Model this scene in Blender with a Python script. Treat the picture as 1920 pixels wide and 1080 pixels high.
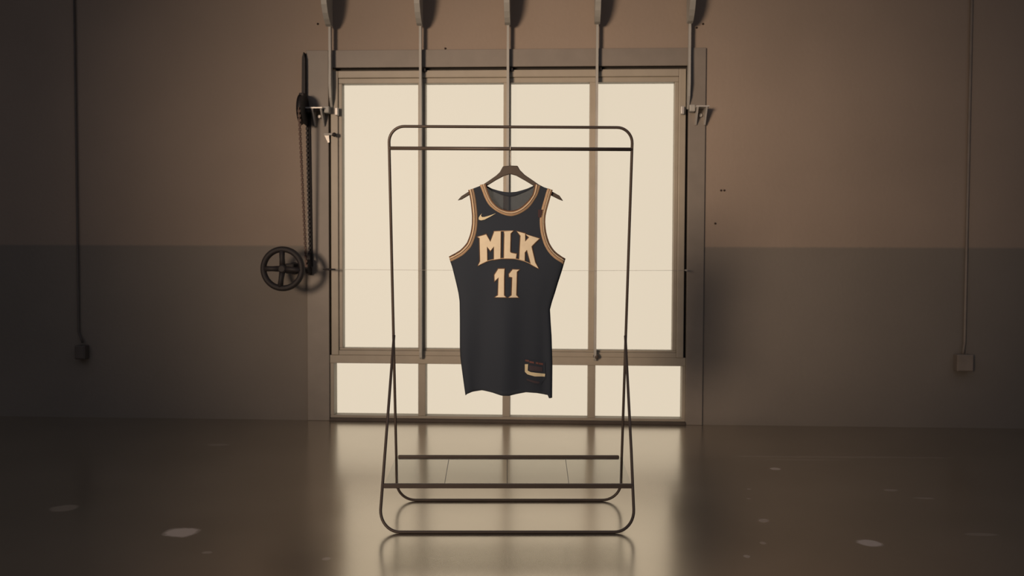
import bpy, bmesh, math, random
from mathutils import Vector, Matrix
random.seed(4)
for o in list(bpy.data.objects): bpy.data.objects.remove(o)
SC = bpy.context.scene
C = SC.collection

# ------------------------------------------------------------------ camera
F = 1700.0                                   # focal length in pixels of the 1920x1080 frame
YAW, PITCH, ROLL, DIST, HGT = 0.046599, 0.035276, 0.00353, 5.7615, 1.0643
CAM = Vector((0, -DIST, HGT))
fw = Vector((-math.sin(YAW)*math.cos(PITCH), math.cos(YAW)*math.cos(PITCH), -math.sin(PITCH)))
rt0 = fw.cross(Vector((0, 0, 1))).normalized(); up0 = rt0.cross(fw)
rt = rt0*math.cos(ROLL) + up0*math.sin(ROLL); up = up0*math.cos(ROLL) - rt0*math.sin(ROLL)
cd = bpy.data.cameras.new('camera'); cd.sensor_width = 36; cd.lens = 36*F/1920
cd.dof.use_dof = True; cd.dof.focus_distance = 3.65; cd.dof.aperture_fstop = 4.0
co = bpy.data.objects.new('camera', cd); C.objects.link(co)
m3 = Matrix((rt, up, -fw)).transposed()
co.matrix_world = Matrix.Translation(CAM) @ m3.to_4x4()
SC.camera = co

# ------------------------------------------------------------------ world, lamps, exposure
w = bpy.data.worlds.new('overcast_sky'); SC.world = w; w.use_nodes = True
bg = w.node_tree.nodes['Background']
bg.inputs[0].default_value = (1.0, 0.862, 0.685, 1); bg.inputs[1].default_value = 0.80

def lamp(name, kind, loc, target, energy, col, **kw):
    l = bpy.data.lights.new(name, kind); l.energy = energy; l.color = col
    for k, v in kw.items(): setattr(l, k, v)
    o = bpy.data.objects.new(name, l); C.objects.link(o); o.location = loc
    o.rotation_euler = (Vector(target) - Vector(loc)).to_track_quat('-Z', 'Y').to_euler()
    return o
lamp('key_spot', 'SPOT', (-4.95, -10.6, 2.1), (-0.02, 0, 1.60), 5050, (1.0, 0.74, 0.53),
     spot_size=math.radians(23.4), spot_blend=1.0, shadow_soft_size=1.3)
lamp('hall_fill', 'AREA', (0.0, -6.0, 3.9), (0, -6.0, 0), 95, (0.92, 0.90, 1.0), shape='RECTANGLE', size=12, size_y=9)
SC.view_settings.view_transform = 'Standard'; SC.view_settings.look = 'None'
SC.view_settings.gamma = 1; SC.view_settings.use_curve_mapping = False
SC.view_settings.exposure = 0.0
SC.cycles.max_bounces = 10; SC.cycles.transparent_max_bounces = 16
SC.cycles.use_denoising = True

# ------------------------------------------------------------------ helpers
def ray(px, py): return fw + rt*((px-960)/F) - up*((py-540)/F)
def at(px, py, Y=0.0):                        # pixel -> point on the plane y = Y (parallel to the far wall)
    d = ray(px, py); return CAM + d*((Y-CAM.y)/d.y)
def on_floor(px, py):
    d = ray(px, py); return CAM - d*(CAM.z/d.z)

def new_mat(name): 
    m = bpy.data.materials.new(name); m.use_nodes = True
    return m, m.node_tree, m.node_tree.nodes['Principled BSDF']
def setp(b, **kw):
    for k, v in kw.items():
        b.inputs[k.replace('_', ' ')].default_value = v
def plain(name, col, rough=0.6, metal=0.0, var=0.12, scale=9.0, bump=0.0):
    m, nt, b = new_mat(name)
    setp(b, Roughness=rough, Metallic=metal)
    tc = nt.nodes.new('ShaderNodeTexCoord')
    n = nt.nodes.new('ShaderNodeTexNoise'); n.inputs['Scale'].default_value = scale; n.inputs['Detail'].default_value = 5
    nt.links.new(tc.outputs['Object'], n.inputs['Vector'])
    r = nt.nodes.new('ShaderNodeValToRGB')
    r.color_ramp.elements[0].position = 0.3; r.color_ramp.elements[1].position = 0.7
    r.color_ramp.elements[0].color = tuple(c*(1-var) for c in col)+(1,)
    r.color_ramp.elements[1].color = tuple(min(1, c*(1+var)) for c in col)+(1,)
    nt.links.new(n.outputs['Fac'], r.inputs['Fac']); nt.links.new(r.outputs['Color'], b.inputs['Base Color'])
    if bump:
        bp = nt.nodes.new('ShaderNodeBump'); bp.inputs['Strength'].default_value = bump; bp.inputs['Distance'].default_value = 0.01
        n2 = nt.nodes.new('ShaderNodeTexNoise'); n2.inputs['Scale'].default_value = scale*12
        nt.links.new(tc.outputs['Object'], n2.inputs['Vector'])
        nt.links.new(n2.outputs['Fac'], bp.inputs['Height']); nt.links.new(bp.outputs['Normal'], b.inputs['Normal'])
    return m

def wall_mat(name, upper, lower, split):
    m, nt, b = new_mat(name); setp(b, Roughness=0.75)
    N = nt.nodes.new; L = nt.links.new
    g = N('ShaderNodeNewGeometry'); s = N('ShaderNodeSeparateXYZ'); L(g.outputs['Position'], s.inputs[0])
    n = N('ShaderNodeTexNoise'); n.inputs['Scale'].default_value = 1.3; n.inputs['Detail'].default_value = 6
    L(g.outputs['Position'], n.inputs['Vector'])
    n3 = N('ShaderNodeTexNoise'); n3.inputs['Scale'].default_value = 25; L(g.outputs['Position'], n3.inputs['Vector'])
    e = N('ShaderNodeMath'); e.operation = 'MULTIPLY_ADD'; e.inputs[1].default_value = 0.006; L(n3.outputs['Fac'], e.inputs[0]); L(s.outputs['Z'], e.inputs[2])
    mr = N('ShaderNodeMapRange'); mr.inputs['From Min'].default_value = split-0.004; mr.inputs['From Max'].default_value = split+0.010
    L(e.outputs[0], mr.inputs['Value'])
    mx = N('ShaderNodeMix'); mx.data_type = 'RGBA'; L(mr.outputs[0], mx.inputs['Factor'])
    mx.inputs['A'].default_value = lower+(1,); mx.inputs['B'].default_value = upper+(1,)
    v = N('ShaderNodeMapRange'); v.inputs['From Min'].default_value = 0.3; v.inputs['From Max'].default_value = 0.7
    v.inputs['To Min'].default_value = 0.93; v.inputs['To Max'].default_value = 1.06; L(n.outputs['Fac'], v.inputs['Value'])
    mu = N('ShaderNodeMix'); mu.data_type = 'RGBA'; mu.blend_type = 'MULTIPLY'; mu.inputs['Factor'].default_value = 1
    L(mx.outputs['Result'], mu.inputs['A']); L(v.outputs[0], mu.inputs['B'])
    L(mu.outputs['Result'], b.inputs['Base Color'])
    bp = N('ShaderNodeBump'); bp.inputs['Strength'].default_value = 0.15; bp.inputs['Distance'].default_value = 0.01
    n2 = N('ShaderNodeTexNoise'); n2.inputs['Scale'].default_value = 40; L(g.outputs['Position'], n2.inputs['Vector'])
    L(n2.outputs['Fac'], bp.inputs['Height']); L(bp.outputs['Normal'], b.inputs['Normal'])
    return m

def floor_mat():
    m, nt, b = new_mat('polished_concrete'); N = nt.nodes.new; L = nt.links.new
    setp(b, IOR=1.6); met = None
    g = N('ShaderNodeNewGeometry')
    n = N('ShaderNodeTexNoise'); n.inputs['Scale'].default_value = 1.6; n.inputs['Detail'].default_value = 8; L(g.outputs['Position'], n.inputs['Vector'])
    r = N('ShaderNodeValToRGB'); r.color_ramp.elements[0].position = 0.3; r.color_ramp.elements[1].position = 0.72
    r.color_ramp.elements[0].color = (0.53, 0.475, 0.395, 1); r.color_ramp.elements[1].color = (0.62, 0.56, 0.475, 1)
    L(n.outputs['Fac'], r.inputs['Fac'])
    col = r.outputs['Color']
    n2 = N('ShaderNodeTexNoise'); n2.inputs['Scale'].default_value = 14; n2.inputs['Detail'].default_value = 4; L(g.outputs['Position'], n2.inputs['Vector'])
    # paint drips and worn spots in the slab: pixel position, half sizes in metres (x, y), turn, strength
    spots = [(340, 998, .066, .058, 0, .85), (1630, 1018, .045, .040, -.3, .9), (1453, 879, .028, .028, 0, .8),
             (1432, 976, .020, .028, -.5, .5), (1404, 917, .010, .012, 0, .5), (1404, 935, .010, .010, 0, .4), (1670, 919, .034, .020, 0, .35),
             (1730, 934, .045, .016, 0, .3), (120, 953, .055, .05, .4, .25), (410, 834, .06, .03, 0, .25),
             (612, 1048, .016, .018, 0, .45), (1400, 1043, .012, .016, 0, .5), (1430, 1018, .012, .016, 0, .4),
             (1580, 857, .62, .022, .03, .16), (1490, 862, .26, .018, .02, .14), (1840, 1002, .06, .02, 0, .2), (388, 1036, .018, .014, 0, .3)]
    for (px, py, rx, ry, an, k) in spots:
        p = on_floor(px, py)
        mp = N('ShaderNodeMapping'); mp.vector_type = 'TEXTURE'
        mp.inputs['Location'].default_value = (p.x, p.y, 0); mp.inputs['Rotation'].default_value = (0, 0, an); mp.inputs['Scale'].default_value = (rx, ry, 1)
        L(g.outputs['Position'], mp.inputs['Vector'])
        ln = N('ShaderNodeVectorMath'); ln.operation = 'LENGTH'; L(mp.outputs[0], ln.inputs[0])
        ad = N('ShaderNodeMath'); ad.operation = 'MULTIPLY_ADD'; ad.inputs[1].default_value = 0.9; L(n2.outputs['Fac'], ad.inputs[0]); L(ln.outputs['Value'], ad.inputs[2])
        mr = N('ShaderNodeMapRange'); mr.inputs['From Min'].default_value = 1.25; mr.inputs['From Max'].default_value = 1.6
        mr.inputs['To Min'].default_value = k; mr.inputs['To Max'].default_value = 0; L(ad.outputs[0], mr.inputs['Value'])
        mx = N('ShaderNodeMix'); mx.data_type = 'RGBA'; L(mr.outputs[0], mx.inputs['Factor']); L(col, mx.inputs['A'])
        mx.inputs['B'].default_value = (0.85, 0.74, 0.66, 1); col = mx.outputs['Result']
        mm = N('ShaderNodeMix'); mm.data_type = 'FLOAT'; L(mr.outputs[0], mm.inputs['Factor']); mm.inputs['A'].default_value = 0.90; mm.inputs['B'].default_value = 0.35
        if met: L(met, mm.inputs['A'])
        met = mm.outputs['Result']
    L(col, b.inputs['Base Color']); L(met, b.inputs['Metallic'])
    rr = N('ShaderNodeMapRange'); rr.inputs['To Min'].default_value = 0.17; rr.inputs['To Max'].default_value = 0.25; L(n.outputs['Fac'], rr.inputs['Value'])
    L(rr.outputs[0], b.inputs['Roughness'])
    bp = N('ShaderNodeBump'); bp.inputs['Strength'].default_value = 0.05; bp.inputs['Distance'].default_value = 0.01
    n4 = N('ShaderNodeTexNoise'); n4.inputs['Scale'].default_value = 3.5; n4.inputs['Detail'].default_value = 2; L(g.outputs['Position'], n4.inputs['Vector'])
    L(n4.outputs['Fac'], bp.inputs['Height']); L(bp.outputs['Normal'], b.inputs['Normal'])
    return m

def glass_mat(name, tint, gloss=0.05, rough=0.02):
    m = bpy.data.materials.new(name); m.use_nodes = True; nt = m.node_tree; nt.nodes.clear(); N = nt.nodes.new; L = nt.links.new
    o = N('ShaderNodeOutputMaterial'); t = N('ShaderNodeBsdfTransparent'); t.inputs[0].default_value = tint+(1,)
    gl = N('ShaderNodeBsdfGlossy'); gl.inputs['Roughness'].default_value = rough
    fr = N('ShaderNodeFresnel'); fr.inputs['IOR'].default_value = 1.45
    mu = N('ShaderNodeMath'); mu.operation = 'MULTIPLY'; mu.inputs[1].default_value = gloss/0.04; mu.use_clamp = True
    gg = N('ShaderNodeNewGeometry'); iv = N('ShaderNodeMath'); iv.operation = 'SUBTRACT'; iv.inputs[0].default_value = 1; L(gg.outputs['Backfacing'], iv.inputs[1])
    m2 = N('ShaderNodeMath'); m2.operation = 'MULTIPLY'; L(fr.outputs[0], m2.inputs[0]); L(iv.outputs[0], m2.inputs[1]); L(m2.outputs[0], mu.inputs[0])
    mx = N('ShaderNodeMixShader'); L(mu.outputs[0], mx.inputs[0]); L(t.outputs[0], mx.inputs[1]); L(gl.outputs[0], mx.inputs[2]); L(mx.outputs[0], o.inputs[0])
    return m

def mesh_fabric(name, col, see):
    m, nt, b = new_mat(name); N = nt.nodes.new; L = nt.links.new
    setp(b, Roughness=0.9); b.inputs['Base Color'].default_value = col+(1,)
    b.inputs['Specular IOR Level'].default_value = 0.25
    tc = N('ShaderNodeTexCoord'); n = N('ShaderNodeTexNoise'); n.inputs['Scale'].default_value = 400; L(tc.outputs['Object'], n.inputs['Vector'])
    bp = N('ShaderNodeBump'); bp.inputs['Strength'].default_value = 0.08; bp.inputs['Distance'].default_value = 0.002; L(n.outputs['Fac'], bp.inputs['Height']); L(bp.outputs['Normal'], b.inputs['Normal'])
    if see:
        t = N('ShaderNodeBsdfTransparent'); mx = N('ShaderNodeMixShader'); mx.inputs[0].default_value = see
        L(b.outputs[0], mx.inputs[1]); L(t.outputs[0], mx.inputs[2]); L(mx.outputs[0], nt.nodes['Material Output'].inputs[0])
    return m

M = dict(
    wall=wall_mat('two_tone_wall_paint', (0.285, 0.227, 0.182), (0.190, 0.167, 0.143), 1.125),
    plainwall=plain('side_wall_paint', (0.10, 0.088, 0.078), 0.85),
    ceil=plain('ceiling_paint', (0.10, 0.09, 0.08), 0.9),
    floor=floor_mat(),
    surround=plain('frame_plate_paint', (0.205, 0.180, 0.155), 0.5, 0, .06),
    leaf=plain('leaf_frame_paint', (0.32, 0.285, 0.23), 0.45, 0, .06),
    rib=plain('rib_steel', (0.36, 0.355, 0.33), 0.5, 0.0, .08),
    gap_backing=plain('dark_gap_backing', (0.03, 0.026, 0.022), 0.8),
    sill=plain('sill_steel', (0.06, 0.045, 0.035), 0.6),
    glass=glass_mat('window_glass', (0.985, 0.985, 0.97), 0.025, 0.45),
    shelfglass=glass_mat('tinted_shelf_glass', (0.87, 0.875, 0.86), 0.036, 0.08),
    iron=plain('cast_iron', (0.016, 0.013, 0.014), 0.65, 0.1, .15),
    chain=plain('rusty_chain', (0.075, 0.045, 0.035), 0.6, 0.3, .2),
    galv=plain('galvanised_steel', (0.50, 0.48, 0.45), 0.4, 0.3, .1),
    tube=plain('rack_bronze_black_tube', (0.090, 0.070, 0.058), 0.5, 0.3, .1),
    hanger=plain('hanger_dark_wood', (0.075, 0.058, 0.045), 0.55, 0, .15),
    wire=plain('steel_wire', (0.5, 0.47, 0.42), 0.5, 0.3),
    pipe=plain('conduit_paint', (0.24, 0.20, 0.165), 0.6),
    pipeshaded=plain('conduit_shaded_paint', (0.09, 0.078, 0.07), 0.6),  # conduit paint darkened for the shadow side, shade put into the colour
    hole=plain('rusty_bolt', (0.03, 0.018, 0.012), 0.7),
    cloth=mesh_fabric('black_mesh_fabric', (0.038, 0.047, 0.063), 0.07),
    backcloth=mesh_fabric('thin_black_mesh_fabric', (0.036, 0.046, 0.064), 0.29),
    tan=plain('tan_trim', (0.47, 0.325, 0.20), 0.75, 0, .08, 60),
    cream=plain('cream_trim', (0.72, 0.60, 0.42), 0.7, 0, .05, 60),
    brown=plain('brown_trim', (0.145, 0.072, 0.040), 0.8, 0, .08, 60),
    letter=plain('letter_cream', (0.84, 0.73, 0.53), 0.65, 0, .05, 30),
    letteroutline=plain('letter_brown_edge', (0.16, 0.085, 0.040), 0.7, 0, .1, 30),  # printed brown outline of the letters and digits
    mark=plain('mark_pale_gold', (0.78, 0.68, 0.44), 0.6, 0, .03, 30),
    plum=plain('plum_patch', (0.060, 0.030, 0.033), 0.8, 0, .1, 40),
    red=plain('dull_red_print', (0.16, 0.065, 0.055), 0.8, 0, .1, 40),
    grey=plain('muted_print', (0.060, 0.044, 0.052), 0.8, 0, .1, 40),
)

def obj(name, bm, mat, parent=None, smooth=False, org=None):
    if org is not None: bmesh.ops.translate(bm, vec=-Vector(org), verts=bm.verts)
    bmesh.ops.recalc_face_normals(bm, faces=bm.faces)
    me = bpy.data.meshes.new(name); bm.to_mesh(me); bm.free()
    me.materials.append(M[mat] if isinstance(mat, str) else mat)
    if smooth:
        for p in me.polygons: p.use_smooth = True
    o = bpy.data.objects.new(name, me); C.objects.link(o)
    if parent: o.parent = parent
    return o
def thing(name, label, cat, loc=(0, 0, 0), rz=0, group=None):
    o = bpy.data.objects.new(name, None); C.objects.link(o); o.empty_display_size = 0.1
    o.location = loc; o.rotation_euler = (0, 0, rz); o['label'] = label; o['category'] = cat
    if group: o['group'] = group
    return o
def struct(o, label=None):
    o['kind'] = 'structure'
    if label: o['label'] = label
    return o
def box(bm, x0, x1, y0, y1, z0, z1, bev=0.0):
    vs = [bm.verts.new((x, y, z)) for x in (x0, x1) for y in (y0, y1) for z in (z0, z1)]
    fs = [bm.faces.new([vs[i] for i in q]) for q in ((0, 1, 3, 2), (4, 6, 7, 5), (0, 4, 5, 1), (2, 3, 7, 6), (0, 2, 6, 4), (1, 5, 7, 3))]
    if bev:
        es = list({e for f in fs for e in f.edges})
        bmesh.ops.bevel(bm, geom=es, offset=bev, segments=2, affect='EDGES', profile=0.5)
    return bm
def B(*a, bev=0.0): return box(bmesh.new(), *a, bev=bev)
def tube(bm, pts, r, n=12, closed=False):
    pts = [Vector(p) for p in pts]; k = len(pts); rings = []; nrm = None
    rs = r if isinstance(r, (list, tuple)) else [r]*k
    for i, p in enumerate(pts):
        a = pts[(i-1) % k] if (closed or i > 0) else p; b = pts[(i+1) % k] if (closed or i < k-1) else p
        t = (b-a).normalized()
        if nrm is None: nrm = t.orthogonal().normalized()
        nrm = (nrm - t*nrm.dot(t)).normalized(); bn = t.cross(nrm)
        rings.append([bm.verts.new(p + (nrm*math.cos(2*math.pi*j/n) + bn*math.sin(2*math.pi*j/n))*rs[i]) for j in range(n)])
    for i in range(k if closed else k-1):
        A, D = rings[i], rings[(i+1) % k]
        off = 0
        if closed and i == k-1:               # match the seam
            off = min(range(n), key=lambda s: sum((A[j].co-D[(j+s) % n].co).length for j in range(n)))
        for j in range(n): bm.faces.new((A[j], A[(j+1) % n], D[(j+1+off) % n], D[(j+off) % n]))
    if not closed: bm.faces.new(rings[0][::-1]); bm.faces.new(rings[-1])
    return bm
def T(pts, r, n=12, closed=False): return tube(bmesh.new(), pts, r, n, closed)
def prism(pts, axis, a, b, bm=None):           # polygon extruded along an axis from a to b
    bm = bm or bmesh.new()
    def v(p, s):
        q = list(p); q.insert(axis, s); return bm.verts.new(q)
    A = [v(p, a) for p in pts]; D = [v(p, b) for p in pts]; k = len(pts)
    fs = [bm.faces.new(A), bm.faces.new(D[::-1])]
    for f in fs: f.normal_update()
    for i in range(k): bm.faces.new((A[i], A[(i+1) % k], D[(i+1) % k], D[i]))
    bmesh.ops.triangulate(bm, faces=fs)
    return bm
def lathe(profile, axis_pt, axis='x', n=40):    # (offset along axis, radius)
    bm = bmesh.new(); rings = []
    for (s, r) in profile:
        ring = []
        for j in range(n):
            a = 2*math.pi*j/n; c, d = r*math.cos(a), r*math.sin(a)
            q = {'x': (s, c, d), 'y': (c, s, d), 'z': (c, d, s)}[axis]
            ring.append(bm.verts.new(Vector(axis_pt)+Vector(q)))
        rings.append(ring)
    for A, D in zip(rings, rings[1:]):
        for j in range(n): bm.faces.new((A[j], A[(j+1) % n], D[(j+1) % n], D[j]))
    bm.faces.new(rings[0]); bm.faces.new(rings[-1][::-1])
    return bm

# ------------------------------------------------------------------ room shell
XL, XR, YB, ZC = -8.5, 7.0, -13.0, 4.2
OX0, OX1, OZ1 = -1.575, 0.930, 2.360           # opening in the far wall
wf = bmesh.new()
box(wf, XL, OX0, 0, .22, 0, ZC); box(wf, OX1, XR, 0, .22, 0, ZC); box(wf, OX0, OX1, 0, .22, OZ1, ZC)
wall_far = struct(obj('wall_far', wf, 'wall'))
struct(obj('wall_left', B(XL-.2, XL, YB, .22, 0, ZC), 'plainwall'))
struct(obj('wall_right', B(XR, XR+.2, YB, .22, 0, ZC), 'plainwall'))
struct(obj('wall_rear', B(XL-.2, XR+.2, YB-.2, YB, 0, ZC), 'plainwall'))
struct(obj('ceiling', B(XL-.2, XR+.2, YB-.2, .22, ZC, ZC+.2), 'ceil'))
struct(obj('floor', B(XL-.2, XR+.2, YB-.2, .22, -.2, 0), 'floor'))
for (px, py) in ((596, 45), (835, 91), (1318, 45), (1306, 52), (1352, 357), (1358, 357), (1341, 419)):
    p = at(px, py)
    obj('wall_bolt', lathe([(0.0, .0065), (-.006, .006), (-.010, .003)], (p.x, 0, p.z), 'y', 8), 'hole', wall_far)

# ------------------------------------------------------------------ tilting window
win = bpy.data.objects.new('window_1', None); C.objects.link(win); win.location = (-.3225, 0, 0); struct(win)
win['label'] = 'wide grey framed tilting window of eight bright panes with five steel ribs'
WO = (-.3225, 0, 0)
def part(name, bm, mat, parent=win, smooth=False): return obj(name, bm, mat, parent, smooth, WO)
LX0, LX1 = -1.584, 0.938
IX0, IX1 = -1.440, 0.832
part('jamb_plate', B(LX0, IX0, -.018, .10, 0, 2.366, bev=.003), 'surround')
part('jamb_plate', B(IX1, LX1, -.018, .10, 0, 2.366, bev=.003), 'surround')
part('head_plate', B(IX0, IX1, -.018, .10, 2.255, 2.366, bev=.003), 'surround')
part('sill_track', B(IX0, IX1, -.03, .10, 0, .019, bev=.002), 'sill')
part('fixed_bottom_rail', B(IX0, IX1, -.006, .08, .019, .036, bev=.002), 'leaf')
part('fixed_side_rail', B(IX0, -1.414, -.006, .08, .036, .372, bev=.002), 'leaf')
part('fixed_side_rail', B(.811, IX1, -.006, .08, .036, .372, bev=.002), 'leaf')
part('transom', B(IX0, IX1, -.010, .08, .372, .425, bev=.003), 'leaf')
MC = (-.845, -.303, .240)
for x in MC: part('fixed_mullion', B(x-.024, x+.024, -.006, .08, .036, .372, bev=.003), 'leaf')
XS = [-1.414] + [x+s for x in MC for s in (-.024, .024)] + [.811]
for i in range(4): part('fixed_pane', B(XS[2*i], XS[2*i+1], .030, .038, .036, .372), 'glass')
bm = bmesh.new()
box(bm, IX0, -1.424, .03, .07, .40, 2.255); box(bm, .816, IX1, .03, .07, .40, 2.255); box(bm, -1.424, .816, .03, .07, 2.236, 2.255)
part('gap_backing', bm, 'gap_backing')  # dark backing added to block sky light in the leaf gaps
leaf = bpy.data.objects.new('tilting_leaf', None); C.objects.link(leaf); leaf.parent = win
part('stile', B(-1.428, -1.380, -.016, .06, .425, 2.236, bev=.004), 'leaf', leaf)
part('stile', B(.772, .816, -.016, .06, .425, 2.236, bev=.004), 'leaf', leaf)
part('glazing_bead', B(-1.380, -1.356, -.004, .06, .470, 2.157, bev=.003), 'leaf', leaf)
part('glazing_bead', B(.748, .772, -.004, .06, .470, 2.157, bev=.003), 'leaf', leaf)
part('top_rail', B(-1.380, .772, -.016, .06, 2.190, 2.236, bev=.004), 'leaf', leaf)
part('glazing_bead', B(-1.380, .772, -.004, .06, 2.157, 2.190, bev=.003), 'leaf', leaf)
part('bottom_rail', B(-1.380, .772, -.012, .06, .425, .456, bev=.003), 'leaf', leaf)
part('glazing_bead', B(-1.380, .772, -.003, .06, .456, .470, bev=.003), 'leaf', leaf)
for x in MC: part('mullion', B(x-.023, x+.023, -.010, .06, .470, 2.157, bev=.003), 'leaf', leaf)
XS = [-1.356] + [x+s for x in MC for s in (-.023, .023)] + [.748]
for i in range(4): part('pane', B(XS[2*i], XS[2*i+1], .030, .038, .470, 2.157), 'glass', leaf)

# ribs: flat steel fins on the leaf, widening into counterweight arms that reach into the room above the window
def rib(x, outer):
    fr = []                                     # front edge (y, z) from the foot up
    if outer: fr += [(-.012, 1.985), (-.030, 2.01), (-.058, 2.06), (-.074, 2.14)]
    else: fr += [(-.020, .415), (-.038, .405), (-.052, .418), (-.058, .45), (-.060, 1.0), (-.064, 1.9)]
    fr += [(-.070, 2.30), (-.074, 2.60), (-.074, 2.72)]
    bk = [(-.045, 2.72), (-.042, 2.30), (-.019, 2.22)]
    bk += [(-.012, 2.10)] if outer else [(-.0115, 2.10), (-.0115, .47)]
    return prism(fr+bk, 0, x-.0075, x+.0075)
def weight(x):                                   # thick curved plate at the head of the rib
    fr = [(-.074, 2.500), (-.105, 2.508), (-.140, 2.530), (-.172, 2.560), (-.200, 2.605), (-.218, 2.660), (-.228, 2.72), (-.232, 2.80), (-.234, 2.98), (-.06, 2.98), (-.048, 2.60), (-.050, 2.51)]
    return prism(fr, 0, x-.019, x+.015)
for i, x in enumerate((-1.419, -.846, -.296, .259, .828)):
    part('rib', rib(x, i in (0, 4)), 'rib', leaf)
    part('counterweight_plate', weight(x), 'rib', leaf)
    if i not in (0, 4):
        part('rib_clip', B(x+.0075, x+.030, -.035, -.018, 2.225, 2.245, bev=.003), 'iron', leaf)
# pivot bearings and latch
for s, xp in ((1, -1.418), (-1, .826)):
    a = lambda d: xp - s*d                       # outwards, away from the glass
    X = lambda d0, d1: (min(a(d0), a(d1)), max(a(d0), a(d1)))
    pb = part('pivot_bearing', B(*X(.005, .040), -.075, -.016, 1.962, 2.005, bev=.006), 'rib')
    part('bearing_cap', B(*X(-.045, -.024), -.050, -.016, 1.950, 2.000, bev=.004), 'galv', pb)
    part('bracket_shelf', B(*X(.040, .120 if s < 0 else .150), -.110, -.018, 1.985, 1.993), 'galv', pb)
    part('bracket_gusset', prism([(-.110, 1.985), (-.018, 1.985), (-.018, 1.885), (-.03, 1.885)], 0, *X(.045, .055)), 'galv', pb)
    part('bracket_gusset', prism([(-.110, 1.985), (-.018, 1.985), (-.018, 1.885), (-.03, 1.885)], 0, *X(.100, .110)), 'galv', pb)
    part('bracket_bolt', lathe([(-.018, .012), (-.034, .012), (-.036, .009)], (a(.078), 0, 1.945), 'y', 8), 'galv', pb)
lt = part('latch_plate', prism([(-1.468, 1.835), (-1.436, 1.838), (-1.432, 1.782), (-1.442, 1.780)], 1, -.032, -.019), 'galv')
part('latch_bar', B(-1.465, -1.392, -.040, -.030, 1.826, 1.840, bev=.003), 'rib', lt)
part('latch_knob', lathe([(-.030, .006), (-.038, .013), (-.052, .014), (-.060, .008)], (-1.396, 0, 1.828), 'y', 14), 'iron', lt, True)
p = at(1117, 667)
kb = part('lock_knob', lathe([(-.010, .008), (-.030, .010), (-.034, .018), (-.050, .017), (-.056, .008)], (p.x, 0, p.z), 'y', 16), 'hanger', smooth=True)

# ------------------------------------------------------------------ hand wheel drive
WS = -.25
W0 = at(530, 504, WS)
dr = thing('hand_wheel_drive', 'dark iron hand wheel with chain running up to a pulley left of the window', 'winch', (W0.x, 0, W0.z))
dO = (W0.x, 0, W0.z)
def dpart(name, bm, mat, parent=None, smooth=False): return obj(name, bm, mat, parent or dr, smooth, dO)
R = .120
hw = dpart('wheel_rim', T([(W0.x+R*math.cos(2*math.pi*j/48), WS, W0.z+R*math.sin(2*math.pi*j/48)) for j in range(48)], .0185, 12, True), 'iron', smooth=True)
dpart('wheel_hub', lathe([(WS+.025, .018), (WS+.02, .026), (WS-.018, .026), (WS-.024, .018)], (W0.x, 0, W0.z), 'y', 20), 'iron')
for a in (92, 180, 262, 356):
    a = math.radians(a); c, s = math.cos(a), math.sin(a)
    dpart('spoke', T([(W0.x+c*.015, WS, W0.z+s*.015), (W0.x+c*.065, WS-.002, W0.z+s*.065), (W0.x+c*R, WS, W0.z+s*R)], [.019, .016, .018], 10), 'iron', smooth=True)
dpart('axle', T([(W0.x, WS+.02, W0.z), (W0.x, -.002, W0.z)], .012, 12), 'iron', smooth=True)
dpart('wall_flange', lathe([(-.001, .040), (-.012, .038), (-.016, .02)], (W0.x, 0, W0.z), 'y', 20), 'iron')
S = at(578, 500, -.075)                          # small sprocket, edge-on
dpart('sprocket', lathe([(-.012, .034), (-.008, .046), (.008, .046), (.012, .034)], (S.x, -.075, S.z), 'x', 28), 'iron')
dpart('cross_shaft', T([(W0.x, -.075, W0.z), (S.x+.02, -.075, S.z)], .010, 12), 'iron', smooth=True)
dpart('gear_housing', B(W0.x-.030, W0.x+.032, -.110, -.040, W0.z-.032, W0.z+.032, bev=.010), 'iron')
dpart('sprocket_hanger', B(S.x-.009, S.x+.009, -.060, -.001, S.z-.055, S.z+.09, bev=.004), 'iron')
Pu = at(568, 206, -.115)
PR = .096
dpart('pulley', lathe([(-.014, PR*.6), (-.016, PR), (-.006, PR-.008), (.006, PR-.008), (.016, PR), (.014, PR*.6)], (Pu.x, -.115, Pu.z), 'x', 40), 'iron')
dpart('pulley_shaft', T([(Pu.x-.02, -.115, Pu.z-.01), (-1.452, -.060, 1.983)], .010, 10), 'iron', smooth=True)
for k, (y0, y1) in enumerate(((-.115-PR+.006, -.075-.046), (-.115+PR-.010, -.075+.046))):
    top = Vector((Pu.x, y0, Pu.z)); bot = Vector((S.x, y1, S.z)); n = 70
    bm = bmesh.new(); L = (top-bot).length
    for i in range(n):                           # chain links, alternately turned
        q = top.lerp(bot, (i+.5)/n); h = L/n*.62
        if i % 2: box(bm, q.x-.0085, q.x+.0085, q.y-.003, q.y+.003, q.z-h, q.z+h)
        else: box(bm, q.x-.003, q.x+.003, q.y-.0085, q.y+.0085, q.z-h, q.z+h)
    if k: tube(bm, [(top.x+.016, -.02, 2.0), (bot.x+.008, -.02, bot.z)], .008, 8)   # dark rod added behind the rear run, standing for its shadow
    c = dpart('chain', bm, 'chain' if k == 0 else 'iron')
q = at(570, 100, -.03)
dpart('hanger_bar', prism([(q.x-.012, Pu.z+.05), (q.x+.012, Pu.z+.05), (q.x+.012, q.z-.04), (q.x+.002, q.z+.005), (q.x-.008, q.z-.03)], 1, -.050, -.001), 'iron')
dpart('hanger_fork', B(Pu.x-.022, Pu.x+.010, -.128, -.040, Pu.z+.06, Pu.z+.105, bev=.004), 'iron')

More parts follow.
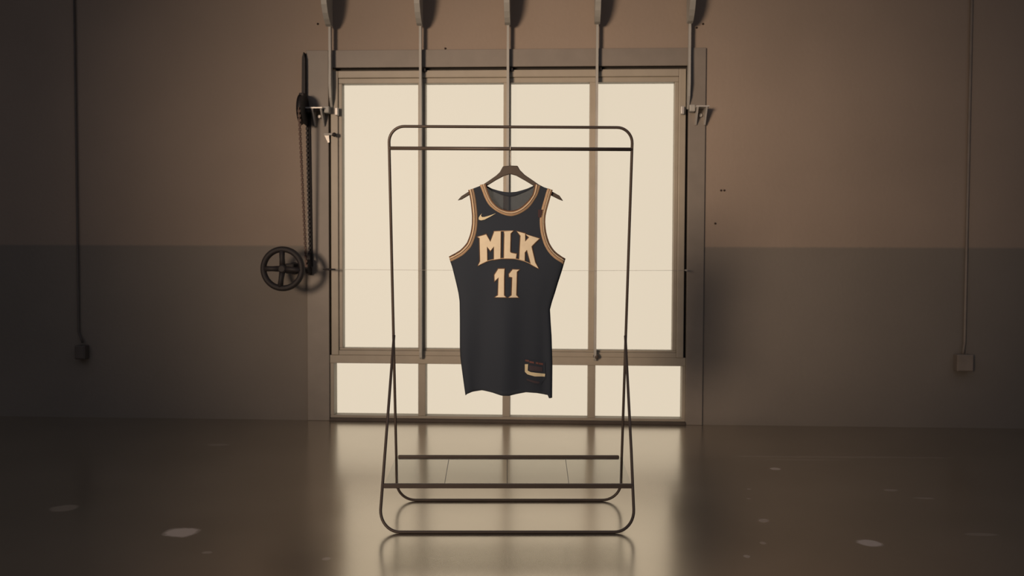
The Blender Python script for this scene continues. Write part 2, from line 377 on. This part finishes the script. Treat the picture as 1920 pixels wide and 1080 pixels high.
# ------------------------------------------------------------------ safety cable, conduits
cb = at(610, 505, -.10); ce = at(1288, 507, -.10)
sc = thing('safety_cable', 'thin steel cable stretched level across the window at waist height', 'cable', (-.3225, -.1, .96))
n = 14; cO = (-.3225, -.1, .96)
obj('cable_line', T([(cb.x+(ce.x-cb.x)*i/n, -.10, cb.z+(ce.z-cb.z)*i/n-.004*math.sin(math.pi*i/n)) for i in range(n+1)], .0009, 6), 'wire', sc, True, cO)
obj('turnbuckle', T([(cb.x-.015, -.10, cb.z), (cb.x+.02, -.10, cb.z), (cb.x+.065, -.10, cb.z)], [.004, .0065, .004], 8), 'iron', sc, True, cO)
obj('wall_eye', T([(cb.x-.012, -.10, cb.z), (cb.x-.012, -.018, cb.z)], .005, 8), 'galv', sc, True, cO)
obj('wall_eye', T([(ce.x, -.10, ce.z), (ce.x, -.018, ce.z)], .005, 8), 'galv', sc, True, cO)
def conduit(px, pxb, pyb, pxr, mat, label, h=.050):
    t0 = at(px, 0, -.014); bx = at(pxb, pyb, -.03)
    r = thing('electrical_conduit', label, 'conduit', (bx.x, 0, bx.z-.055), group=None); O = (bx.x, 0, bx.z-.055)
    obj('pipe', T([(t0.x, -.014, ZC-.001), (t0.x, -.014, bx.z+.12), (t0.x*.5+bx.x*.5, -.018, bx.z+.085), (bx.x, -.024, bx.z+.05)], pxr, 10), mat, r, True, O)
    b = obj('outlet_box', B(bx.x-h, bx.x+h, -.062, -.001, bx.z-.055, bx.z+h, bev=.006), mat, r, False, O)
    obj('cover_plate', B(bx.x-h+.006, bx.x+h-.006, -.067, -.062, bx.z-.049, bx.z+h-.006, bev=.002), mat, b, False, O)
conduit(1822, 1806, 679, .0085, 'pipe', 'thin vertical conduit ending in an outlet box well to the right of the window')
conduit(139, 154, 657, .0065, 'pipeshaded', 'thin dark conduit ending in a small box on shadowed wall left of hand wheel', .034)

# ------------------------------------------------------------------ clothes rack
RA = math.radians(3.35)
RO = Vector((-.1745, -2.3265, 0))
u = Vector((math.cos(RA), math.sin(RA), 0)); v = Vector((-math.sin(RA), math.cos(RA), 0))
CL = Vector(((CAM-RO).dot(u), (CAM-RO).dot(v), CAM.z))
def rk(px, py, yl):                              # pixel -> (x, z) on a plane of the rack's own frame
    d = ray(px, py); dx, dy, dz = d.dot(u), d.dot(v), d.z; t = (yl-CL.y)/dy
    return CL.x+dx*t, CL.z+dz*t
TR = .0058                                       # tube radius
def tall(z): return .462 - .180*z               # leaning tall frame: y for a height
def onf(px, py, fn):
    z = .8
    for _ in range(40): x, z = rk(px, py, fn(z))
    return x, z
zj = onf(735, 628, tall)[1]
def legy(z): return TR*.3 + z*(tall(zj)-.016)/zj
rack = thing('clothes_rack', 'thin black tubular clothes rack with glass bottom shelf standing before the window', 'clothes rack', RO, RA)
ztop = onf(958, 238, tall)[1]
xl = (onf(730, 300, tall)[0]+onf(742, 800, tall)[0])/2; xr = (onf(1185, 300, tall)[0]+onf(1167, 800, tall)[0])/2
xfl, _ = onf(715, 930, legy); xfr, _ = onf(1187, 930, legy)
def arc(cx, cz, r, a0, a1, n=10): return [(cx+r*math.cos(math.radians(a0+(a1-a0)*i/n)), cz+r*math.sin(math.radians(a0+(a1-a0)*i/n))) for i in range(n+1)]
rb, rtp = .078, .062
loop = arc(xl+rb, TR+rb, rb, 180, 270) + arc(xr-rb, TR+rb, rb, 270, 360) + [(xr, .5), (xr, 1.0)] + arc(xr-rtp, ztop-rtp, rtp, 0, 90) + arc(xl+rtp, ztop-rtp, rtp, 90, 180) + [(xl, 1.0), (xl, .5)]
obj('tall_frame', T([(x, tall(z), z) for x, z in loop], TR, 12, True), 'tube', rack, True)
lp = [(xl+.004, zj)] + [(xfl*.6+xl*.4, zj*.4)] + arc(xfl+rb, TR+rb, rb, 180, 270) + arc(xfr-rb, TR+rb, rb, 270, 360) + [(xfr*.6+xr*.4, zj*.4), (xr-.004, zj)]
obj('leg_frame', T([(x, legy(z), z) for x, z in lp], TR, 12), 'tube', rack, True)
_, zr = onf(958, 279, tall); yr = tall(zr)
obj('hanging_rail', T([(xl, yr, zr), (xr, yr, zr)], .0072, 14), 'tube', rack, True)
_, zf = onf(952, 911, legy); _, zb = onf(952, 859, tall)
xsl = onf(719, 911, legy)[0]; xsr = onf(1186, 911, legy)[0]
xbl = onf(747, 859, tall)[0]; xbr = onf(1160, 860, tall)[0]
yf, yb = legy(zf), tall(zb)-.014
sh = obj('shelf', prism([(xsl+.004, yf), (xsr-.004, yf), (xbr+.010, yb), (xbl-.010, yb)], 2, 0, .005), 'shelfglass', rack)
for vv in sh.data.vertices: vv.co.z += zf + (zb-zf)*(vv.co.y-yf)/(yb-yf) + .003
obj('front_rim', B(xsl, xsr, yf-.007, yf+.007, zf-.009, zf+.009, bev=.003), 'tube', sh)
obj('rear_rim', B(xbl, xbr, yb-.007, yb+.007, zb-.003, zb+.016, bev=.005), 'tube', sh)
for a, b in ((842, 833), (951, 951), (1060, 1067)):
    xa = onf(a, 862, tall)[0]; xb2 = onf(b, 905, legy)[0]
    obj('cross_bar', T([(xb2, yf, zf-.001), (xa, yb, zb-.001)], .0016, 6), 'tube', sh)

# ------------------------------------------------------------------ hanger (hangs on the rail)
Y0 = yr + .004
HO = (rk(957, 313, Y0)[0], Y0, rk(957, 313, Y0)[1])
def rw(p): return RO + u*p[0] + v*p[1] + Vector((0, 0, p[2]))
hg = thing('coat_hanger', 'dark curved wooden hanger on the rack rail inside the black jersey', 'hanger', rw(HO), RA)
top = [(858, 376), (865, 368), (880, 358.5), (905, 346.5), (915, 340), (930, 329.5), (937, 323), (943, 312), (957, 310.5), (970.5, 311), (975, 319), (984, 328), (1003, 341), (1010, 346), (1034, 358.5), (1049, 367), (1056, 377)]
bot = [(1048, 374), (1032, 366), (1003, 350), (985, 339), (968, 329.5), (957, 326.5), (945, 330), (930, 338), (914, 348), (883, 364), (866, 374)]
pts = [rk(x, y, Y0) for x, y in top+bot]
bm = prism(pts, 1, Y0-.007, Y0+.007)
hb = obj('hanger_body', bm, 'hanger', hg, False, HO)
bv = hb.modifiers.new('bevel', 'BEVEL'); bv.width = .003; bv.segments = 2; bv.limit_method = 'ANGLE'; bv.angle_limit = math.radians(50)
xh, zh = HO[0], HO[2]
rr = .0105
hk = [(xh, Y0, zh-.004), (xh, Y0, zh+.02), (xh, Y0+.004, zr-.016)]
hk += [(xh, yr+rr*math.cos(math.radians(a)), zr+rr*math.sin(math.radians(a))) for a in range(-20, 221, 20)]
obj('hook', T(hk, .0022, 8), 'wire', hg, True, HO)

# ------------------------------------------------------------------ jersey (hangs on the hanger)
JO = (HO[0], Y0, rk(957, 360, Y0)[1])
jr = thing('basketball_jersey', 'black sleeveless basketball jersey with gold trim hanging on the hanger', 'jersey', rw(JO), RA)
def lerp_tab(tab, t):
    if t <= tab[0][0]: return tab[0][1]
    for (a, va), (b, vb) in zip(tab, tab[1:]):
        if t <= b: return va+(vb-va)*(t-a)/(b-a)
    return tab[-1][1]
EL = [(357, 878), (364, 880), (378, 882.5), (394, 884.3), (405, 885.2), (420, 885), (432, 883.5), (442, 881), (456, 875.5), (464, 868.5), (470, 862), (476, 852), (481, 842), (490, 844.5), (500, 848), (530, 855.5), (550, 860), (565, 862), (600, 862.5), (650, 862.5), (670, 863.5), (690, 866), (720, 870), (741, 873)]
ER = [(357, 1036), (364, 1033.5), (378, 1029.5), (396, 1024.5), (406, 1022.6), (414, 1022), (424, 1022.4), (435, 1023.8), (446, 1026.5), (456, 1030), (464, 1034.5), (471, 1040), (478, 1048), (485, 1060), (495, 1057), (510, 1052.5), (530, 1046), (550, 1040), (565, 1035), (580, 1031), (600, 1032), (630, 1034), (680, 1035.5), (746, 1035)]
NL = [(345, 911), (355, 913.5), (364, 916.7), (370, 919.3), (375.5, 922), (383, 928), (388, 933), (392, 940), (394.6, 948), (395.5, 957)]      # inner edge of the neck, left half
NR = [(345, 1002), (355, 1000.5), (364, 998.5), (370, 995), (375.5, 991), (383, 983.5), (388, 978), (392, 971.5), (394.6, 964.5), (395.5, 957)]
HEM = [(0, 741), (.02, 738), (.08, 734), (.2, 731), (.32, 734), (.42, 738.5), (.5, 739), (.58, 736.5), (.7, 733.5), (.82, 735.5), (.93, 739.5), (.955, 740), (.96, 746), (1, 745.5)]
HEMB = [(0, 738), (.2, 730), (.45, 736), (.7, 732), (.93, 736), (1, 743)]
NECKY = 395.5
def sm(a, b, x):
    t = max(0, min(1, (x-a)/(b-a))); return t*t*(3-2*t)
def ysurf(px, py, side=-1):                      # depth of the cloth relative to the hanger plane
    a, b = lerp_tab(EL, py), lerp_tab(ER, py); q = max(0, min(1, (px-a)/(b-a))); t = max(0, (py-345)/400)
    base = .013*(1-sm(0, .5, t)) + .003
    bul = (.030 if side < 0 else .022)*sm(.08, .5, t)
    y = base + bul*math.sqrt(max(0, 4*q*(1-q)))
    g = sm(.22, .9, t)
    f = -.013*math.cos((px-893)/19.3) + .006*math.cos((px-900)/10.5+1.2+t*1.5)
    y += g*f*sm(0, .12, q)*sm(0, .12, 1-q)*(1 if side < 0 else .5)
    return y*side
def jpt(px, py, off=0.0, side=-1):
    y = Y0 + ysurf(px, py, side) + off; x, z = rk(px, py, Y0)   # outline measured on the hanger plane
    return Vector((x, y, z))
def panel(side, neckl, neckr, necky, hem):
    bm = bmesh.new(); NC = 56; H = NC//2
    NT, NB = 16, 70
    rows = []
    for i in range(NT+1):                        # straps
        t = i/NT; yr0 = 345+(necky-345)*t; row = []
        for part_, (ed, nk) in enumerate(((EL, neckl), (ER, neckr))):
            cols = []
            for j in range(H+1):
                s = j/H                          # 0 at armhole, 1 at neck
                sh_ = 12.5*(1-s)*(1-t); y = yr0+sh_
                xe = lerp_tab(ed, yr0+12.5*(1-t)); xn = lerp_tab(nk, yr0)
                x = xe+(xn-xe)*s
                cols.append((x, y))
            row.append(cols if part_ == 0 else cols[::-1])
        rows.append(row)
    grid = []
    for row in rows:
        L_ = [bm.verts.new(jpt(x, y, 0, side)) for x, y in row[0]]; R_ = [bm.verts.new(jpt(x, y, 0, side)) for x, y in row[1]]
        grid.append((L_, R_))
    bmesh.ops.remove_doubles(bm, verts=[grid[-1][0][-1], grid[-1][1][0]], dist=1e-4)
    for (A, A2), (D, D2) in zip(grid, grid[1:]):
        for P_, Q_ in ((A, D), (A2, D2)):
            for j in range(H):
                q = [P_[j], P_[j+1], Q_[j+1], Q_[j]]
                if all(x.is_valid for x in q): 
                    try: bm.faces.new(q)
                    except ValueError: pass
    lastL, lastR = grid[-1]
    bm.verts.ensure_lookup_table()
    last = [x for x in lastL+lastR if x.is_valid]
    if len(last) == 2*H+2: last = lastL + lastR[1:]
    xs0 = [p[0] for p in rows[-1][0]] + [p[0] for p in rows[-1][1]][1:]
    U0 = [(x-xs0[0])/(xs0[-1]-xs0[0]) for x in xs0]
    prev = last
    for i in range(1, NB+1):
        t = i/NB; cur = []
        for j in range(len(prev)):
            k = min(1, t*2.5); uu = U0[j]*(1-k)+(j/(len(prev)-1))*k
            y = necky + (lerp_tab(hem, uu)-necky)*t
            a, b = lerp_tab(EL, y), lerp_tab(ER, y)
            if side > 0: a, b = a+.6, b-.6
            cur.append(bm.verts.new(jpt(a+(b-a)*uu, y, 0, side)))
        for j in range(len(prev)-1): bm.faces.new((prev[j], prev[j+1], cur[j+1], cur[j]))
        prev = cur
    return bm, grid
bm, _ = panel(-1, NL, NR, NECKY, HEM)
fp = obj('front_panel', bm, 'cloth', jr, True, JO)
BNL = [(345, 910), (348, 913), (353, 922), (357, 935), (359.5, 947), (360, 957)]; BNR = [(345, 1004), (348, 1000), (353, 989), (357, 976), (359.5, 966), (360, 957)]
bm, _ = panel(1, BNL, BNR, 360.0, HEMB)
bp_ = obj('back_panel', bm, 'backcloth', jr, True, JO)
def strip(edge_in, edge_out, a, b, off, side=-1, th=.0012):   # band between two pixel polylines, fractions a..b across it
    bm = bmesh.new(); n = len(edge_in); pr = None
    for i in range(n):
        (x0, y0), (x1, y1) = edge_in[i], edge_out[i]
        q = []
        for f in (a, (a+b)/2, b):
            x, y = x0+(x1-x0)*f, y0+(y1-y0)*f
            q.append(bm.verts.new(jpt(x, y, off, side)))
        if pr:
            bm.faces.new((pr[0], pr[1], q[1], q[0])); bm.faces.new((pr[1], pr[2], q[2], q[1]))
        pr = q
    return bm
def solid(o, th):
    s = o.modifiers.new('solidify', 'SOLIDIFY'); s.thickness = th; s.offset = 0; return o
def resample(pts, n):
    # Catmull-Rom smoothing then even spacing
    P_ = [Vector(p) for p in pts]; out = []
    for i in range(len(P_)-1):
        p0, p1, p2, p3 = P_[max(i-1, 0)], P_[i], P_[i+1], P_[min(i+2, len(P_)-1)]
        for k in range(12):
            t = k/12; out.append(.5*((2*p1)+(p2-p0)*t+(2*p0-5*p1+4*p2-p3)*t*t+(3*p1-p0-3*p2+p3)*t**3))
    out.append(P_[-1]); d = [0]
    for a, b in zip(out, out[1:]): d.append(d[-1]+(b-a).length)
    res = []; j = 0
    for i in range(n):
        s = d[-1]*i/(n-1)
        while j < len(d)-2 and d[j+1] < s: j += 1
        f = (s-d[j])/max(1e-9, d[j+1]-d[j]); q = out[j].lerp(out[j+1], f); res.append((q.x, q.y))
    return res
NN = 48
ci = resample([(b, a) for a, b in NL] + [(b, a) for a, b in NR][::-1][1:], NN)
co_ = resample([(899.5, 347.5), (904, 358), (909, 371), (916.7, 384.4), (928, 394.4), (942, 402), (957, 405.5), (970, 402.8), (982, 396.7), (993, 388), (1002, 375.5), (1008, 365), (1013, 349)], NN)
ct = obj('neck_trim', strip(ci, co_, 0, 1, -.0016), 'tan', jr, True, JO); solid(ct, .0015)
for a, b, mm in ((.0, .16, 'brown'), (.34, .50, 'cream'), (.50, .60, 'brown')):
    solid(obj('trim_stripe', strip(ci, co_, a, b, -.0034), mm, ct, True, JO), .001)
bi = resample([(910, 345.5), (913, 348), (922, 353), (935, 357), (947, 359.5), (957, 360), (966, 359.5), (976, 357), (989, 353), (1000, 348), (1004, 345.5)], 30)
bo = [(x, y+7.5*(1-abs(x-957)/60)+1) for x, y in bi]
solid(obj('back_neckband', strip(bi, bo, 0, 1, -.002, 1), 'cloth', jr, True, JO), .003)
al = [(878, 357), (880, 364), (882.5, 378), (884.3, 394), (885.2, 405), (885, 420), (883.5, 432), (881, 442), (875.5, 456), (868.5, 464), (862, 470), (852, 476), (842, 481)]
ar = [(1036, 357), (1033.5, 364), (1029.5, 378), (1024.5, 396), (1022.6, 406), (1022, 414), (1022.4, 424), (1023.8, 435), (1026.5, 446), (1030, 456), (1034.5, 464), (1040, 471), (1048, 478), (1060, 485)]
def inset(pts, d):
    out = []
    for i, (x, y) in enumerate(pts):
        a, b = Vector(pts[max(i-1, 0)]), Vector(pts[min(i+1, len(pts)-1)]); t = (b-a).normalized()
        out.append((x+t.y*d, y-t.x*d))
    return out
for pts, sg in ((al, 1), (ar, -1)):
    e = resample(pts, NN); ins = inset(e, 10.3*sg)
    if sg > 0: ins[-1] = (845, 490.5); ins[-2] = (ins[-2][0], ins[-2][1])
    else: ins[-1] = (1056, 496.5)
    t_ = obj('armhole_trim', strip(e, ins, 0, 1, -.0016), 'tan', jr, True, JO); solid(t_, .0015)
    for a, b, mm in ((.0, .14, 'brown'), (.30, .48, 'cream'), (.48, .58, 'brown')):
        solid(obj('trim_stripe', strip(e, ins, a, b, -.0034), mm, t_, True, JO), .001)

def decal(name, pts, mat, parent, off, step=4.0, th=.0012):
    bm = bmesh.new()
    vs = [bm.verts.new((x, 0, y)) for x, y in pts]; f = bm.faces.new(vs); f.normal_update()
    xs = [p[0] for p in pts]; ys = [p[1] for p in pts]
    bmesh.ops.triangulate(bm, faces=[f])
    x = min(xs)+step
    while x < max(xs):
        bmesh.ops.bisect_plane(bm, geom=bm.verts[:]+bm.edges[:]+bm.faces[:], plane_co=(x, 0, 0), plane_no=(1, 0, 0)); x += step
    y = min(ys)+step
    while y < max(ys):
        bmesh.ops.bisect_plane(bm, geom=bm.verts[:]+bm.edges[:]+bm.faces[:], plane_co=(0, 0, y), plane_no=(0, 0, 1)); y += step
    for q in bm.verts: q.co = jpt(q.co.x, q.co.z, off)
    return solid(obj(name, bm, mat, parent, False, JO), th)
def grow(pts, d):
    A = sum(a[0]*b[1]-b[0]*a[1] for a, b in zip(pts, pts[1:]+pts[:1])); sg = 1 if A > 0 else -1
    out = []
    for i in range(len(pts)):
        p0, p1, p2 = Vector(pts[i-1]), Vector(pts[i]), Vector(pts[(i+1) % len(pts)])
        e1, e2 = (p1-p0).normalized(), (p2-p1).normalized()
        n1, n2 = Vector((e1.y, -e1.x))*sg, Vector((e2.y, -e2.x))*sg
        b = n1+n2; b = b.normalized() if b.length > 1e-3 else n1
        k = min(1.8, 1/max(.35, b.dot(n1))); out.append(tuple(p1+b*d*k))
    return out
def cr(pts, x0, y0, s): return [(x0+a/s, y0+b/s) for a, b in pts]
LM = cr([(100, 490), (240, 450), (312, 575), (378, 402), (484, 398), (478, 852), (374, 870), (372, 650), (312, 722), (254, 650), (257, 893), (110, 965), (142, 900), (132, 510)], 885, 390, 9)
LL = cr([(540, 400), (692, 390), (648, 430), (640, 742), (662, 760), (748, 776), (736, 852), (540, 850), (548, 440)], 885, 390, 9)
LK = cr([(760, 398), (892, 434), (893, 570), (962, 498), (902, 446), (1132, 518), (1075, 570), (998, 650), (1060, 920), (1116, 1018), (990, 948), (925, 705), (886, 750), (884, 888), (796, 868), (818, 470)], 885, 390, 9)
N1 = cr([(330, 190), (480, 190), (470, 400), (470, 850), (518, 897), (250, 897), (325, 850), (338, 400), (292, 440), (240, 490), (236, 340)], 910, 490, 13.5)
N2 = cr([(690, 205), (850, 210), (790, 260), (775, 850), (832, 903), (590, 903), (665, 850), (682, 400), (650, 390), (604, 385), (598, 320)], 910, 490, 13.5)
for name, P_ in (('letter_m', LM), ('letter_l', LL), ('letter_k', LK), ('digit_one', N1), ('digit_one', N2)):
    e = decal(name, P_, 'letter', jr, -.0052)
    decal('letter_edge', grow(P_, 1.5), 'letteroutline', e, -.0034)
# thin gold line that ties the feet of the letters together in an arc
feet = resample([(897, 497.5), (915, 489), (935, 485.2), (955, 484.3), (972, 486.5), (990, 492.5), (1008, 502.5)], 40)
solid(obj('letter_baseline', strip([(x, y-.9) for x, y in feet], [(x, y+.8) for x, y in feet], 0, 1, -.0046), 'tan', jr, True, JO), .001)
hd = resample([(926, 434.6), (940, 433.6), (962, 433.2)], 16)
solid(obj('letter_topline', strip([(x, y-.7) for x, y in hd], [(x, y+.7) for x, y in hd], 0, 1, -.0046), 'tan', jr, True, JO), .001)
decal('tick_logo', cr([(487, 903), (455, 935), (428, 980), (432, 1010), (470, 1022), (530, 1008), (620, 962), (720, 903), (600, 945), (530, 964), (492, 968), (472, 950), (470, 932)], 850, 300, 9), 'mark', jr, -.004, 3)
decal('sponsor_patch', [(1008.5, 393.5), (1017, 393.5), (1014, 408), (1008.5, 408)], 'plum', jr, -.005, 4)
g = lambda pts: cr(pts, 965, 660, 11.36)
tg = decal('hem_tag', g([(190, 120), (640, 200), (660, 540), (540, 690), (200, 560)]), 'cloth', jr, -.0030)
decal('tag_border', g([(212, 240), (280, 240), (272, 375), (335, 408), (645, 455), (638, 512), (420, 500), (268, 455), (212, 400)]), 'mark', tg, -.0052, 3)
decal('tag_window', g([(300, 262), (585, 315), (585, 405), (310, 375)]), 'grey', tg, -.0050, 4)
for x0, x1, y0 in ((222, 300, 140), (310, 405, 172), (445, 500, 198), (510, 600, 212)):
    decal('tag_print', g([(x0, y0), (x1, y0+.2*(x1-x0)), (x1, y0+.2*(x1-x0)+38), (x0, y0+38)]), 'red', tg, -.0050, 4)
decal('tag_print', g([(250, 545), (400, 590), (530, 620), (520, 655), (430, 645), (330, 610), (250, 575)]), 'grey', tg, -.0050, 4)
solid(fp, .0016); solid(bp_, .0016)
